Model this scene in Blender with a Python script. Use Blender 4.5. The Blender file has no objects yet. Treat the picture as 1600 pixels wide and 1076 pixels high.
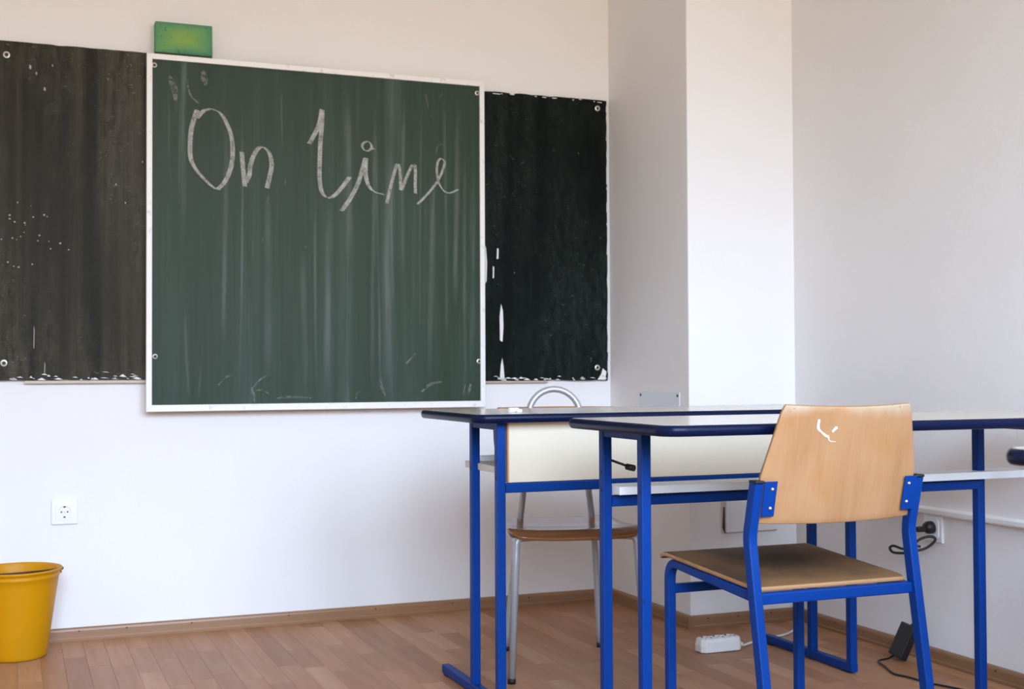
import bpy, bmesh, math, random
from mathutils import Vector, Matrix
random.seed(7)
scene = bpy.context.scene
COL = scene.collection

# ------------------------------------------------------------------ camera
CAM = Vector((-2.1435, -4.3903, 0.87)); YAW, PITCH, ROLL, FPX = 0.376545, 0.022298, -0.004485, 1970.7
fw = Vector((math.sin(YAW)*math.cos(PITCH), math.cos(YAW)*math.cos(PITCH), math.sin(PITCH)))
rt = Vector((math.cos(YAW), -math.sin(YAW), 0)); up = rt.cross(fw)
rt2 = rt*math.cos(ROLL) + up*math.sin(ROLL); up2 = up*math.cos(ROLL) - rt*math.sin(ROLL)
cd = bpy.data.cameras.new('camera'); cam = bpy.data.objects.new('camera', cd); COL.objects.link(cam)
m = Matrix.Identity(4)
for i in range(3):
    m[i][0], m[i][1], m[i][2], m[i][3] = rt2[i], up2[i], -fw[i], CAM[i]
cam.matrix_world = m
cd.sensor_width = 36.0; cd.lens = 36.0*FPX/1600.0; cd.clip_start = 0.05; cd.clip_end = 200
cd.dof.use_dof = True; cd.dof.focus_distance = 3.0; cd.dof.aperture_fstop = 6.3
scene.camera = cam

# ------------------------------------------------------------------ view, world, daylight
vs = scene.view_settings
vs.view_transform = 'Standard'; vs.look = 'None'; vs.gamma = 1.0; vs.use_curve_mapping = False
vs.exposure = 0.0
scene.cycles.use_denoising = True
scene.cycles.max_bounces = 10; scene.cycles.diffuse_bounces = 6; scene.cycles.transparent_max_bounces = 12

SKY_STRENGTH = 28.5
w = bpy.data.worlds.new('World'); scene.world = w; w.use_nodes = True
nt = w.node_tree; nt.nodes.clear()
out = nt.nodes.new('ShaderNodeOutputWorld'); bg = nt.nodes.new('ShaderNodeBackground')
tc = nt.nodes.new('ShaderNodeTexCoord'); sep = nt.nodes.new('ShaderNodeSeparateXYZ')
mr = nt.nodes.new('ShaderNodeMapRange'); mr.inputs[1].default_value = -1; mr.inputs[2].default_value = 1
cr = nt.nodes.new('ShaderNodeValToRGB')
els = cr.color_ramp.elements
els[0].position = 0.0; els[0].color = (0.15, 0.125, 0.095, 1)      # ground of the yard, warm
els[1].position = 1.0; els[1].color = (0.74, 0.89, 1.15, 1)       # overcast zenith
e = els.new(0.545); e.color = (0.23, 0.185, 0.135, 1)
e = els.new(0.630); e.color = (0.60, 0.745, 1.0, 1)
nt.links.new(tc.outputs['Generated'], sep.inputs[0]); nt.links.new(sep.outputs['Z'], mr.inputs[0])
nt.links.new(mr.outputs[0], cr.inputs[0]); nt.links.new(cr.outputs[0], bg.inputs[0])
bg.inputs[1].default_value = SKY_STRENGTH; nt.links.new(bg.outputs[0], out.inputs[0])

P1, P2 = 0.6097, 0.4264                     # pillar depth and the side wall's x
XL, YB, ZC = -3.7, -5.0, 3.4
WINS = [(-.98, .30), (-3.1, -1.30)]; WZ0, WZ1 = 0.95, 3.1      # x spans of the windows in the back wall
for (xa, xb) in WINS:                       # sky light through the windows of the back wall (portals)
    ld = bpy.data.lights.new('window_daylight', 'AREA'); ld.shape = 'RECTANGLE'
    ld.size = xb-xa; ld.size_y = WZ1-WZ0; ld.energy = 1; ld.cycles.is_portal = True
    lo = bpy.data.objects.new('window_daylight', ld); COL.objects.link(lo)
    lo.matrix_world = Matrix(((-1, 0, 0, (xa+xb)/2), (0, 0, -1, YB-.24), (0, 1, 0, (WZ0+WZ1)/2), (0, 0, 0, 1)))

# ------------------------------------------------------------------ material helpers
def mat(name, color, rough=0.5, metal=0.0, spec=0.5, coat=0.0):
    M = bpy.data.materials.new(name); M.use_nodes = True
    b = M.node_tree.nodes['Principled BSDF']
    b.inputs['Base Color'].default_value = (*color, 1); b.inputs['Roughness'].default_value = rough
    b.inputs['Metallic'].default_value = metal; b.inputs['Specular IOR Level'].default_value = spec
    b.inputs['Coat Weight'].default_value = coat
    return M
class G:
    """tiny node builder"""
    def __init__(s, M): s.M = M; s.t = M.node_tree; s.b = s.t.nodes['Principled BSDF']
    def n(s, kind, **kw):
        x = s.t.nodes.new('ShaderNode'+kind)
        for k, v in kw.items(): setattr(x, k, v)
        return x
    def l(s, a, b): s.t.links.new(a, b)
    def coord(s, scale=(1, 1, 1), kind='Object', rot=(0, 0, 0)):
        t = s.n('TexCoord'); mp = s.n('Mapping'); s.l(t.outputs[kind], mp.inputs[0])
        mp.inputs['Scale'].default_value = scale; mp.inputs['Rotation'].default_value = rot
        return mp.outputs[0]
    def noise(s, vec, scale, detail=3, rough=.5, dist=0):
        x = s.n('TexNoise'); s.l(vec, x.inputs['Vector']); x.inputs['Scale'].default_value = scale
        x.inputs['Detail'].default_value = detail; x.inputs['Roughness'].default_value = rough
        x.inputs['Distortion'].default_value = dist
        return x.outputs['Fac']
    def ramp(s, fac, stops):
        r = s.n('ValToRGB'); s.l(fac, r.inputs[0]); E = r.color_ramp.elements
        E[0].position, E[0].color = stops[0][0], (*stops[0][1], 1)
        E[1].position, E[1].color = stops[-1][0], (*stops[-1][1], 1)
        for p, c in stops[1:-1]: q = E.new(p); q.color = (*c, 1)
        return r.outputs[0]
    def mask(s, fac, a, b):
        x = s.n('MapRange'); s.l(fac, x.inputs[0]); x.inputs[1].default_value = a; x.inputs[2].default_value = b
        return x.outputs[0]
    def mix(s, fac, a, b, mode='MIX'):
        x = s.n('Mix', data_type='RGBA', blend_type=mode)
        if hasattr(fac, 'node'): s.l(fac, x.inputs[0])
        else: x.inputs[0].default_value = fac
        for sock, v in ((x.inputs[6], a), (x.inputs[7], b)):
            if hasattr(v, 'node'): s.l(v, sock)
            else: sock.default_value = (*v, 1)
        return x.outputs[2]
    def math(s, op, a, b=0.0):
        x = s.n('Math', operation=op)
        for sock, v in ((x.inputs[0], a), (x.inputs[1], b)):
            if hasattr(v, 'node'): s.l(v, sock)
            else: sock.default_value = v
        return x.outputs[0]
    def bump(s, h, strength=.2, dist=.002):
        x = s.n('Bump'); x.inputs['Strength'].default_value = strength; x.inputs['Distance'].default_value = dist
        s.l(h, x.inputs['Height']); s.l(x.outputs[0], s.b.inputs['Normal'])
    def color(s, c): s.l(c, s.b.inputs['Base Color'])
    def rough(s, c): s.l(c, s.b.inputs['Roughness'])

def wall_mat(name, col, bump=.15):
    M = mat(name, col, .85, spec=.25); g = G(M)
    v = g.coord()
    n1 = g.noise(v, 1.3, 4); n2 = g.noise(v, 60, 4); n3 = g.noise(v, 9, 3)
    g.color(g.mix(g.mask(n1, .35, .75), col, tuple(c*.955 for c in col)))
    g.bump(g.math('ADD', n2, g.math('MULTIPLY', n3, 1.5)), bump, .003)
    return M
M_wall = wall_mat('painted_plaster', (.80, .79, .77))
M_wallside = wall_mat('painted_plaster_rough', (.79, .78, .76), .35)
M_ceil = mat('ceiling_paint', (.80, .79, .77), .9)

def wood(name, c1, c2, axis=1, scale=1.0, rough=.4, spec=.5, bump=.05):
    M = mat(name, c1, rough, spec=spec); g = G(M)
    s = [26, 26, 26]; s[axis] = 1.6
    v = g.coord(tuple(x*scale for x in s))
    n = g.noise(v, 1.0, 6, .6, .6); n2 = g.noise(v, .22, 2, .5)
    f = g.math('ADD', g.math('MULTIPLY', n, .7), g.math('MULTIPLY', n2, .4))
    g.color(g.ramp(f, [(.35, c1), (.75, c2)]))
    g.bump(n, bump, .001)
    return M
M_base_x = wood('baseboard_wood_x', (.31, .165, .078), (.21, .105, .047), axis=0, scale=.6, rough=.38)
M_base_y = wood('baseboard_wood_y', (.31, .165, .078), (.21, .105, .047), axis=1, scale=.6, rough=.38)
M_dark = mat('dark_screw', (.03, .022, .018), .5, .4)

# laminate strips: each strip carries its own tone
def floor_mat():
    M = mat('beech_laminate', (.4, .25, .15), .4, spec=.22); g = G(M)
    a = g.n('Attribute', attribute_name='tone'); t = g.n('SeparateColor'); g.l(a.outputs['Color'], t.inputs[0])
    v = g.coord((30, 1.7, 1), 'Object')
    off = g.n('VectorMath', operation='ADD'); cmb = g.n('CombineXYZ')
    g.l(g.math('MULTIPLY', t.outputs[1], 37.0), cmb.inputs[1]); g.l(g.math('MULTIPLY', t.outputs[1], 11.0), cmb.inputs[0])
    g.l(v, off.inputs[0]); g.l(cmb.outputs[0], off.inputs[1])
    n = g.noise(off.outputs[0], 1.0, 5, .6, .5); n2 = g.noise(off.outputs[0], 6.0, 3, .6)
    base = g.ramp(t.outputs[0], [(0, (.315, .148, .068)), (.35, (.36, .178, .085)), (.7, (.41, .212, .107)), (1, (.47, .265, .145))])
    c = g.mix(g.mask(n, .3, .75), base, (.82, .76, .71), 'MULTIPLY')
    c = g.mix(g.math('MULTIPLY', g.mask(n2, .55, .8), .35), c, (.22, .12, .07))
    g.color(c); g.rough(g.math('ADD', g.math('MULTIPLY', n, .14), .34))
    g.bump(n2, .04, .0005)
    return M
M_floor = floor_mat()
M_sub = mat('floor_joint', (.24, .13, .075), .7)

def blue_mat(name, col, rough):
    M = mat(name, col, rough, spec=.16); g = G(M); v = g.coord()
    n = g.noise(v, 55, 4); n2 = g.noise(v, 7, 3)
    k = g.math('MULTIPLY', g.mask(n, .70, .76), g.mask(n2, .52, .66))
    g.color(g.mix(k, col, (.012, .014, .03))); g.bump(n, .05, .0008)
    return M
M_blue = blue_mat('blue_powder_coat', (.0002, .034, .20), .45)
M_navy = blue_mat('navy_edge', (.002, .006, .030), .3)
M_cap = mat('black_plastic', (.008, .008, .009), .45)
M_rub = mat('black_rubber', (.006, .006, .007), .6)
M_chrome = mat('zinc_rivet', (.75, .76, .78), .28, 1.0)
M_grey = mat('grey_steel_tube', (.40, .41, .42), .36, .35)

def laminate(name, col, rough):
    M = mat(name, col, rough, spec=.5); g = G(M); v = g.coord()
    n = g.noise(v, 3, 4); n2 = g.noise(v, 160, 2)
    g.color(g.mix(g.mask(n, .3, .8), col, tuple(x*.97 for x in col)))
    g.rough(g.math('ADD', g.math('MULTIPLY', n, .08), rough-.04))
    return M
M_top = laminate('cream_laminate', (.58, .55, .455), .16)
M_panel = laminate('cream_panel', (.62, .56, .43), .5)
M_shelf = mat('white_shelf', (.80, .83, .82), .35)
M_edgewood = mat('panel_edge_wood', (.42, .22, .10), .5)

# ------------------------------------------------------------------ geometry helpers
def link(name, me, material, parent=None, loc=(0, 0, 0), smooth=False, bevel=0, rot=(0, 0, 0)):
    o = bpy.data.objects.new(name, me); COL.objects.link(o)
    if material is not None: me.materials.append(material)
    o.location = loc; o.rotation_euler = rot
    if parent: o.parent = parent
    if smooth:
        for p in me.polygons: p.use_smooth = True
    if bevel:
        b = o.modifiers.new('bevel', 'BEVEL'); b.width = bevel; b.segments = 2; b.limit_method = 'ANGLE'; b.angle_limit = .7
    return o
def mesh(name, V, F):
    me = bpy.data.meshes.new(name); me.from_pydata([tuple(v) for v in V], [], F); me.update()
    bm = bmesh.new(); bm.from_mesh(me); bmesh.ops.recalc_face_normals(bm, faces=bm.faces); bm.to_mesh(me); bm.free()
    return me
def boxVF(lo, hi, V=None, F=None):
    V = [] if V is None else V; F = [] if F is None else F
    b = len(V)
    V += [(x, y, z) for z in (lo[2], hi[2]) for y in (lo[1], hi[1]) for x in (lo[0], hi[0])]
    F += [tuple(b+i for i in f) for f in ((0, 2, 3, 1), (4, 5, 7, 6), (0, 1, 5, 4), (2, 6, 7, 3), (0, 4, 6, 2), (1, 3, 7, 5))]
    return V, F
def box(name, lo, hi, material, parent=None, bevel=0, **kw):
    return link(name, mesh(name, *boxVF(lo, hi)), material, parent, bevel=bevel, **kw)
def boxes(name, L, material, parent=None, bevel=0):
    V, F = [], []
    for lo, hi in L: boxVF(lo, hi, V, F)
    return link(name, mesh(name, V, F), material, parent, bevel=bevel)
def smooth_path(pts, n=6, closed=False):
    P = [Vector(p) for p in pts]; R = []; N = len(P)
    for i in range(N if closed else N-1):
        p0 = P[(i-1) % N] if (closed or i) else P[0]; p1 = P[i]; p2 = P[(i+1) % N]
        p3 = P[(i+2) % N] if (closed or i+2 < N) else P[-1]
        for k in range(n):
            t = k/n
            R.append(.5*((2*p1)+(p2-p0)*t+(2*p0-5*p1+4*p2-p3)*t*t+(3*p1-p0-3*p2+p3)*t**3))
    if not closed: R.append(P[-1])
    return R
def fillet(pts, rads, n=6):
    """polyline with rounded corners"""
    P = [Vector(p) for p in pts]; R = [P[0]]
    for i in range(1, len(P)-1):
        r = rads if not isinstance(rads, (list, tuple)) else rads[i-1]
        a = (P[i-1]-P[i]); b = (P[i+1]-P[i]); 
        if r <= 0: R.append(P[i]); continue
        ang = a.angle(b); d = min(r/math.tan(ang/2), a.length*.49, b.length*.49)
        A = P[i]+a.normalized()*d; B = P[i]+b.normalized()*d
        for k in range(n+1):
            t = k/n; R.append(A*(1-t)**2+P[i]*2*t*(1-t)+B*t*t)
    R.append(P[-1]); return R
def sweepVF(path, prof, V, F, ref=Vector((1, 0, 0)), closed=False):
    """prof: list of (a,b) offsets; frame built from a fixed reference axis, or parallel transport when ref is None"""
    P = [Vector(p) for p in path]; N = len(P); b0 = len(V); k = len(prof); nrm = None
    for i in range(N):
        if closed: t = (P[(i+1) % N]-P[i-1]).normalized()
        else: t = (P[min(i+1, N-1)]-P[max(i-1, 0)]).normalized()
        if ref is not None: u = (ref-t*ref.dot(t)).normalized()
        else:
            if nrm is None:
                q = Vector((0, 0, 1)) if abs(t.z) < .9 else Vector((1, 0, 0)); u = (q-t*q.dot(t)).normalized()
            else: u = (nrm-t*nrm.dot(t)).normalized()
            nrm = u
        v = t.cross(u)
        for a, b in prof: V.append(tuple(P[i]+u*a+v*b))
    for i in range(N if closed else N-1):
        for j in range(k):
            A = b0+i*k; B = b0+((i+1) % N)*k
            F.append((A+j, A+(j+1) % k, B+(j+1) % k, B+j))
    if not closed:
        F.append(tuple(b0+j for j in range(k))[::-1]); F.append(tuple(b0+(N-1)*k+j for j in range(k)))
def circ(r, n=12): return [(r*math.cos(2*math.pi*i/n), r*math.sin(2*math.pi*i/n)) for i in range(n)]
def rrect(a, b, r=.003):
    R = []
    for cx, cy, s in ((a-r, b-r, 0), (-a+r, b-r, 1), (-a+r, -b+r, 2), (a-r, -b+r, 3)):
        for k in range(3):
            t = math.pi/2*(s+k/2); R.append((cx+r*math.cos(t), cy+r*math.sin(t)))
    return R
def tube(name, path, r, material, parent=None, n=12, closed=False, **kw):
    V, F = [], []; sweepVF(path, circ(r, n), V, F, None, closed)
    o = link(name, mesh(name, V, F), material, parent, **kw)
    for p in o.data.polygons: p.use_smooth = len(p.vertices) == 4
    return o
def bar(name, path, a, b, material, parent=None, ref=Vector((1, 0, 0)), r=.003, **kw):
    """rounded rectangular steel tube, half sizes a (along ref) and b"""
    V, F = [], []; sweepVF(path, rrect(a, b, r), V, F, ref)
    return link(name, mesh(name, V, F), material, parent, **kw)
def cyl(name, p0, p1, r, material, parent=None, n=14):
    return tube(name, [Vector(p0), Vector(p1)], r, material, parent, n)
def lathe(name, prof, material, parent=None, n=48, loc=(0, 0, 0), closed=False):
    V, F = [], []
    for r, z in prof:
        for i in range(n): V.append((r*math.cos(2*math.pi*i/n), r*math.sin(2*math.pi*i/n), z))
    k = len(prof)
    for i in range(k if closed else k-1):
        for j in range(n):
            A = i*n; B = ((i+1) % k)*n
            F.append((A+j, A+(j+1) % n, B+(j+1) % n, B+j))
    return link(name, mesh(name, V, F), material, parent, loc=loc, smooth=True)
def empty(name, loc, label, cat, rz=0, group=None):
    o = bpy.data.objects.new(name, None); COL.objects.link(o); o.location = loc; o.rotation_euler = (0, 0, rz)
    o.empty_display_size = .05
    return tag(o, label, cat, group)
def tag(o, label, cat, group=None):
    o['label'] = label; o['category'] = cat
    if group: o['group'] = group
    return o
def struct(o): o['kind'] = 'structure'; return o

# ------------------------------------------------------------------ room shell
struct(box('wall_front', (XL-.2, 0, -.1), (P2+.4, .2, ZC+.1), M_wall))
struct(box('wall_pillar', (0, -P1, -.1), (P2+.1, 0.05, ZC+.1), M_wall, bevel=.004))
struct(box('wall_left', (XL-.2, YB, -.1), (XL, 0, ZC+.1), M_wall))
struct(box('wall_right', (P2, YB, -.1), (P2+.3, 0, ZC+.1), M_wallside))
L = [((XL-.2, YB-.25, -.1), (P2+.3, YB, WZ0)), ((XL-.2, YB-.25, WZ1), (P2+.3, YB, ZC+.1))]
edges = [P2+.3]
for xa, xb in WINS: edges += [xb, xa]
edges.append(XL-.2)
for i in range(0, len(edges), 2): L.append(((edges[i+1], YB-.25, WZ0), (edges[i], YB, WZ1)))
struct(boxes('wall_back', L, M_wall))
struct(box('ceiling', (XL-.2, YB-.2, ZC), (P2+.4, .2, ZC+.15), M_ceil))
flo = struct(box('floor', (XL-.2, YB-.2, -.12), (P2+.4, .2, -.0045), M_sub))

# laminate strips laid along the room
SW = .0655; G2 = .0002
def stripVF(x0, x1, y0, y1, V, F, dz=0):
    c = .0004; b = len(V)
    V += [(x0, y0, -.0045), (x1, y0, -.0045), (x1, y1, -.0045), (x0, y1, -.0045),
          (x0, y0, -c+dz), (x1, y0, -c+dz), (x1, y1, -c+dz), (x0, y1, -c+dz),
          (x0+c, y0+c, dz), (x1-c, y0+c, dz), (x1-c, y1-c, dz), (x0+c, y1-c, dz)]
    F += [(b+8, b+9, b+10, b+11)]
    for k in (0, 4):
        for j in range(4): F.append((b+k+j, b+k+(j+1) % 4, b+k+4+(j+1) % 4, b+k+4+j))
def with_tone(me, tones, per):
    a = me.color_attributes.new('tone', 'FLOAT_COLOR', 'POINT')
    for i in range(len(me.vertices)):
        t = tones[i//per]; a.data[i].color = (t[0], t[1], 0, 1)
VS, FS, TS = [], [], []
x = P2; row = 0
def tonev(): return (min(1, max(0, random.gauss(.5, .26))), random.random())
while x > XL:
    x0 = max(XL, x-SW); y = -random.uniform(0, .3) - (row % 2)*.12; ys = [0.0, y]
    while ys[-1] > YB: ys.append(ys[-1]-random.uniform(.24, .46))
    for y1, y0 in zip(ys, ys[1:]):
        if y1-y0 < .02: continue
        y0 = max(y0, YB)
        seen = -2.36 < x0+SW and y1 > -.62-.416*(x0+2.174) and not (x0 >= 0 and y0 > -P1)
        if seen:
            V, F = [], []; cx, cy = (x0+x)/2, (y0+y1)/2
            stripVF(x0+G2-cx, x-G2-cx, y0+G2-cy, y1-G2-cy, V, F)
            me = bpy.data.meshes.new('floor_strip'); me.from_pydata(V, [], F); with_tone(me, [tonev()], 12)
            link('floor_strip', me, M_floor, flo, loc=(cx, cy, 0))
        else:
            stripVF(x0+G2, x-G2, y0+G2, y1-G2, VS, FS); TS.append(tonev())
    x -= SW; row += 1
me = bpy.data.meshes.new('floor_strips'); me.from_pydata(VS, [], FS); with_tone(me, TS, 12)
o = link('floor_strips', me, M_floor, flo); o['kind'] = 'stuff'

# baseboards, with rounded top edge and screws
def baseboard(name, a, b, n, mat_, screws):
    """a->b along the wall on the floor, n = outward normal"""
    a, b, n = Vector(a), Vector(b), Vector(n); H, T = .0425, .0165
    prof = [(0, 0), (T, 0), (T, .008), (T-.002, .012), (T-.003, H-.010), (T-.005, H-.004), (T-.009, H), (0, H)]
    V = [tuple(p+n*q+Vector((0, 0, z))) for p in (a, b) for q, z in prof]; k = len(prof)
    F = [(j, (j+1) % k, k+(j+1) % k, k+j) for j in range(k)]+[tuple(range(k)), tuple(range(k, 2*k))]
    o = struct(link(name, mesh(name, V, F), mat_))
    d = (b-a).normalized(); L = (b-a).length
    for s in screws:
        p = a+d*s+n*(T-.0042)+Vector((0, 0, .0315)); cyl('screw', p, p+n*.0022, .0026, M_dark, o, 10)
    return o
baseboard('baseboard_front', (XL, 0, 0), (0, 0, 0), (0, -1, 0), M_base_x, [1.76, 1.91, 2.12, 2.45, 2.76, 3.05, 3.35])
baseboard('baseboard_left', (XL, YB, 0), (XL, 0, 0), (1, 0, 0), M_base_y, [])
baseboard('baseboard_pillar_side', (0, -P1-.0163, 0), (0, -.0165, 0), (-1, 0, 0), M_base_y, [.12, .40])
baseboard('baseboard_pillar_front', (-.0163, -P1, 0), (P2-.0165, -P1, 0), (0, -1, 0), M_base_x, [.075, .195, .325])
baseboard('baseboard_right', (P2, YB, 0), (P2, -P1, 0), (-1, 0, 0), M_base_y, [2.75, 3.25, 3.41, 3.8, 4.15])
# painted ledge along the side wall
V, F = [], []
prof = [(0, .436), (.016, .440), (.018, .444), (.018, .455), (.014, .459), (0, .461)]
for yy in (YB, -P1): V += [(P2-q, yy, z) for q, z in prof]
k = len(prof); F = [(j, (j+1) % k, k+(j+1) % k, k+j) for j in range(k)]+[tuple(range(k)), tuple(range(k, 2*k))]
struct(link('trim_1', mesh('trim_1', V, F), M_wallside))

# windows of the back wall, behind the camera
M_wframe = mat('window_frame_white', (.8, .8, .79), .4)
M_glass = bpy.data.materials.new('window_glass'); M_glass.use_nodes = True
t = M_glass.node_tree; t.nodes.clear(); mo = t.nodes.new('ShaderNodeOutputMaterial'); mx = t.nodes.new('ShaderNodeMixShader')
tr = t.nodes.new('ShaderNodeBsdfTransparent'); gl = t.nodes.new('ShaderNodeBsdfGlossy'); gl.inputs['Roughness'].default_value = .02
fr = t.nodes.new('ShaderNodeFresnel'); fr.inputs[0].default_value = 1.25
t.links.new(fr.outputs[0], mx.inputs[0]); t.links.new(tr.outputs[0], mx.inputs[1]); t.links.new(gl.outputs[0], mx.inputs[2]); t.links.new(mx.outputs[0], mo.inputs[0])
for i, (xa, xb) in enumerate(WINS):
    y0 = YB-.16; xm = (xa+xb)/2; fw_ = .055
    o = struct(boxes('window_%d' % (i+1), [((xa, y0, WZ0), (xa+fw_, y0+.06, WZ1)), ((xb-fw_, y0, WZ0), (xb, y0+.06, WZ1)),
        ((xa, y0, WZ0), (xb, y0+.06, WZ0+fw_)), ((xa, y0, WZ1-fw_), (xb, y0+.06, WZ1)), ((xm-.045, y0, WZ0), (xm+.045, y0+.06, WZ1))], M_wframe))
    box('pane', (xa+fw_, y0+.027, WZ0+fw_), (xm-.045, y0+.033, WZ1-fw_), M_glass, o)
    box('pane', (xm+.045, y0+.027, WZ0+fw_), (xb-fw_, y0+.033, WZ1-fw_), M_glass, o)
    box('window_sill', (xa-.04, YB-.10, WZ0-.03), (xb+.04, YB+.06, WZ0), M_wframe, o, bevel=.004)

# ------------------------------------------------------------------ chalkboards
def board_mat(name, c0, c1, c2, streak, rough, chips, bumpy, seed, spec=.3, patch=None):
    M = mat(name, c0, rough, spec=spec); g = G(M)
    v = g.coord((1, 1, 1)); 
    vs_ = g.coord((14, 1, .55)); vf = g.coord((55, 1, 1.1)); vm = g.coord((4.2, 1, .35))
    for q in (vs_, vf, vm): q.node.inputs['Location'].default_value = (seed, seed*.3, seed*.7)
    a = g.noise(vs_, 1.0, 4, .6); b = g.noise(vf, 1.0, 3, .6); c = g.noise(vm, 1.0, 3, .5)
    big = g.noise(v, 1.6, 3)
    f = g.math('ADD', g.math('ADD', g.math('MULTIPLY', a, .5), g.math('MULTIPLY', b, .22)), g.math('MULTIPLY', c, .38))
    base = g.ramp(f, [(.36, c0), (.56, c1), (.78, c2)])
    st = g.math('MULTIPLY', g.mask(a, .58, .80), g.mask(big, .42, .62))
    col = g.mix(g.math('MULTIPLY', st, streak), base, (.30, .34, .33))
    sp = g.noise(g.coord((1, 1, .45)), 70, 2); sp2 = g.noise(v, 6, 2)
    col = g.mix(g.math('MULTIPLY', g.math('MULTIPLY', g.mask(sp, .74, .80), g.mask(sp2, .5, .65)), chips), col, (.60, .60, .56))
    if patch:
        pz = g.noise(g.coord((2.6, 1, .9)), 1.0, 4, .6); fl = g.noise(g.coord((48, 1, 16)), 1.0, 4, .7)
        col = g.mix(g.math('MULTIPLY', g.math('MULTIPLY', g.mask(pz, .40, .66), g.mask(fl, .34, .68)), .85), col, patch)
        dk = g.noise(g.coord((9, 1, .5)), 1.3, 3, .5); col = g.mix(g.math('MULTIPLY', g.mask(dk, .52, .68), .7), col, c0)
        sc = g.noise(g.coord((1, 1, 2.4)), 62, 2, .5, 1.5); col = g.mix(g.math('MULTIPLY', g.math('MULTIPLY', g.mask(sc, .66, .74), g.mask(pz, .42, .56)), .5), col, tuple(x*3.2+.02 for x in patch))
    g.color(col)
    g.rough(g.math('ADD', g.math('MULTIPLY', a, .22), rough-.1))
    n = g.noise(g.coord((1, 1, 1.6)), 42, 3); h = g.math('ADD', g.math('MULTIPLY', n, 1.0), g.math('MULTIPLY', b, .3))
    g.bump(h, bumpy, .002)
    return M
M_green = board_mat('green_chalkboard', (.017, .034, .018), (.028, .051, .032), (.062, .094, .073), .55, .50, .25, .05, 3.1, .22)
M_blackL = board_mat('black_board_left', (.006, .0062, .0032), (.022, .0205, .012), (.060, .055, .036), .12, .45, .6, .5, 8.7, .10, (.115, .106, .075))  # brownish window reflection put into the base and patch colours, besides real scuffs
M_blackR = board_mat('black_board_right', (.0025, .0042, .0034), (.0045, .0075, .006), (.014, .020, .017), .30, .48, .8, .22, 5.2, .06, (.030, .040, .034))
M_alu = mat('white_frame', (.80, .80, .77), .42)
g = G(M_alu); n = g.noise(g.coord(), 35, 3); g.color(g.mix(g.mask(n, .60, .72), (.80, .80, .77), (.60, .57, .51)))
M_back = mat('raw_wood_back', (.36, .20, .11), .7)
M_chip = mat('white_undercoat', (.75, .74, .72), .7)
M_chip2 = mat('grey_undercoat', (.38, .37, .34), .8)
M_ring = mat('washer_metal', (.62, .60, .54), .35, .6)

def bumpy_panel(name, x0, x1, z0, z1, y0, y1, material, parent, jag, seed):
    """board with slightly chipped outline"""
    r = random.Random(seed); n = 46; pts = []
    def j(k=1): return r.random()**3*jag*k
    for i in range(n): pts.append((x0+(x1-x0)*i/n, z0+j()))
    for i in range(n): pts.append((x1-j(.7), z0+(z1-z0)*i/n))
    for i in range(n): pts.append((x1-(x1-x0)*i/n, z1-j(.8)))
    for i in range(n): pts.append((x0+j(.5), z1-(z1-z0)*i/n))
    k = len(pts)
    V = [(x, y0, z) for x, z in pts]+[(x, y1, z) for x, z in pts]
    F = [tuple(range(k)), tuple(range(k, 2*k))]+[(i, (i+1) % k, k+(i+1) % k, k+i) for i in range(k)]
    return link(name, mesh(name, V, F), material, parent)
def washer(x, z, y, parent, r=.0105):
    V, F = [], []; n = 20
    ring = [(r, 0), (r, -.002), (r*.62, -.003), (r*.5, -.0012)]
    for q, d in ring:
        for i in range(n): V.append((q*math.cos(2*math.pi*i/n), d, q*math.sin(2*math.pi*i/n)))
    for i in range(3):
        for j in range(n): F.append((i*n+j, i*n+(j+1) % n, (i+1)*n+(j+1) % n, (i+1)*n+j))
    o = link('washer', mesh('washer', V, F), M_ring, parent, loc=(x, y, z))
    cyl('screw', (0, -.0005, 0), (0, -.0022, 0), r*.42, M_dark, o, 12)
def flake(pts, y, parent, name='paint_chip', material=None):
    k = len(pts); V = [(x, y, z) for x, z in pts]+[(x, y+.001, z) for x, z in pts]
    F = [tuple(range(k)), tuple(range(k, 2*k))]+[(i, (i+1) % k, k+(i+1) % k, k+i) for i in range(k)]
    return link(name, mesh(name, V, F), material or M_chip, parent)

lb = empty('chalkboard', (-1.68, 0, .85), 'black side chalkboard with scuffed paint and a brownish sheen coloured in, left of the framed green board', 'chalkboard')
lb_p = bumpy_panel('writing_surface', -2.222+1.68, -1.13+1.68, .002, 1.101, -.001, -.016, M_blackL, lb, .0035, 3)
box('wood_strip', (-2.11+1.68, -.017, -.009), (-1.2+1.68, -.001, .0005), mat('strip_wood', (.52, .46, .38), .6), lb, bevel=.001)
for x, z in ((-2.168, 1.905), (-2.172, .908)): washer(x+1.68, z-.85, -.016, lb)
r = random.Random(5)
for i in range(30):      # worn white nicks along the lower edge and on the face
    x = r.uniform(-2.16, -1.75); z = .0+abs(r.gauss(0, .010)); hgt = r.uniform(.001, .007); wd = r.uniform(.006, .03)
    flake([(x+1.68, z+.003), (x+wd*.6+1.68, z+.002), (x+wd+1.68, z+hgt*.4), (x+wd*.5+1.68, z+hgt+.003)], -.0168, lb)
for x, z, hgt in ((-2.083, .955, .075), (-2.05, .868, .045)):
    flake([(x+1.68, z-.85), (x+.002+1.68, z-.848), (x+.003+1.68, z-.85+hgt*.8), (x+.001+1.68, z-.85+hgt)], -.0168, lb, 'paint_chip', M_chip2)

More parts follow.
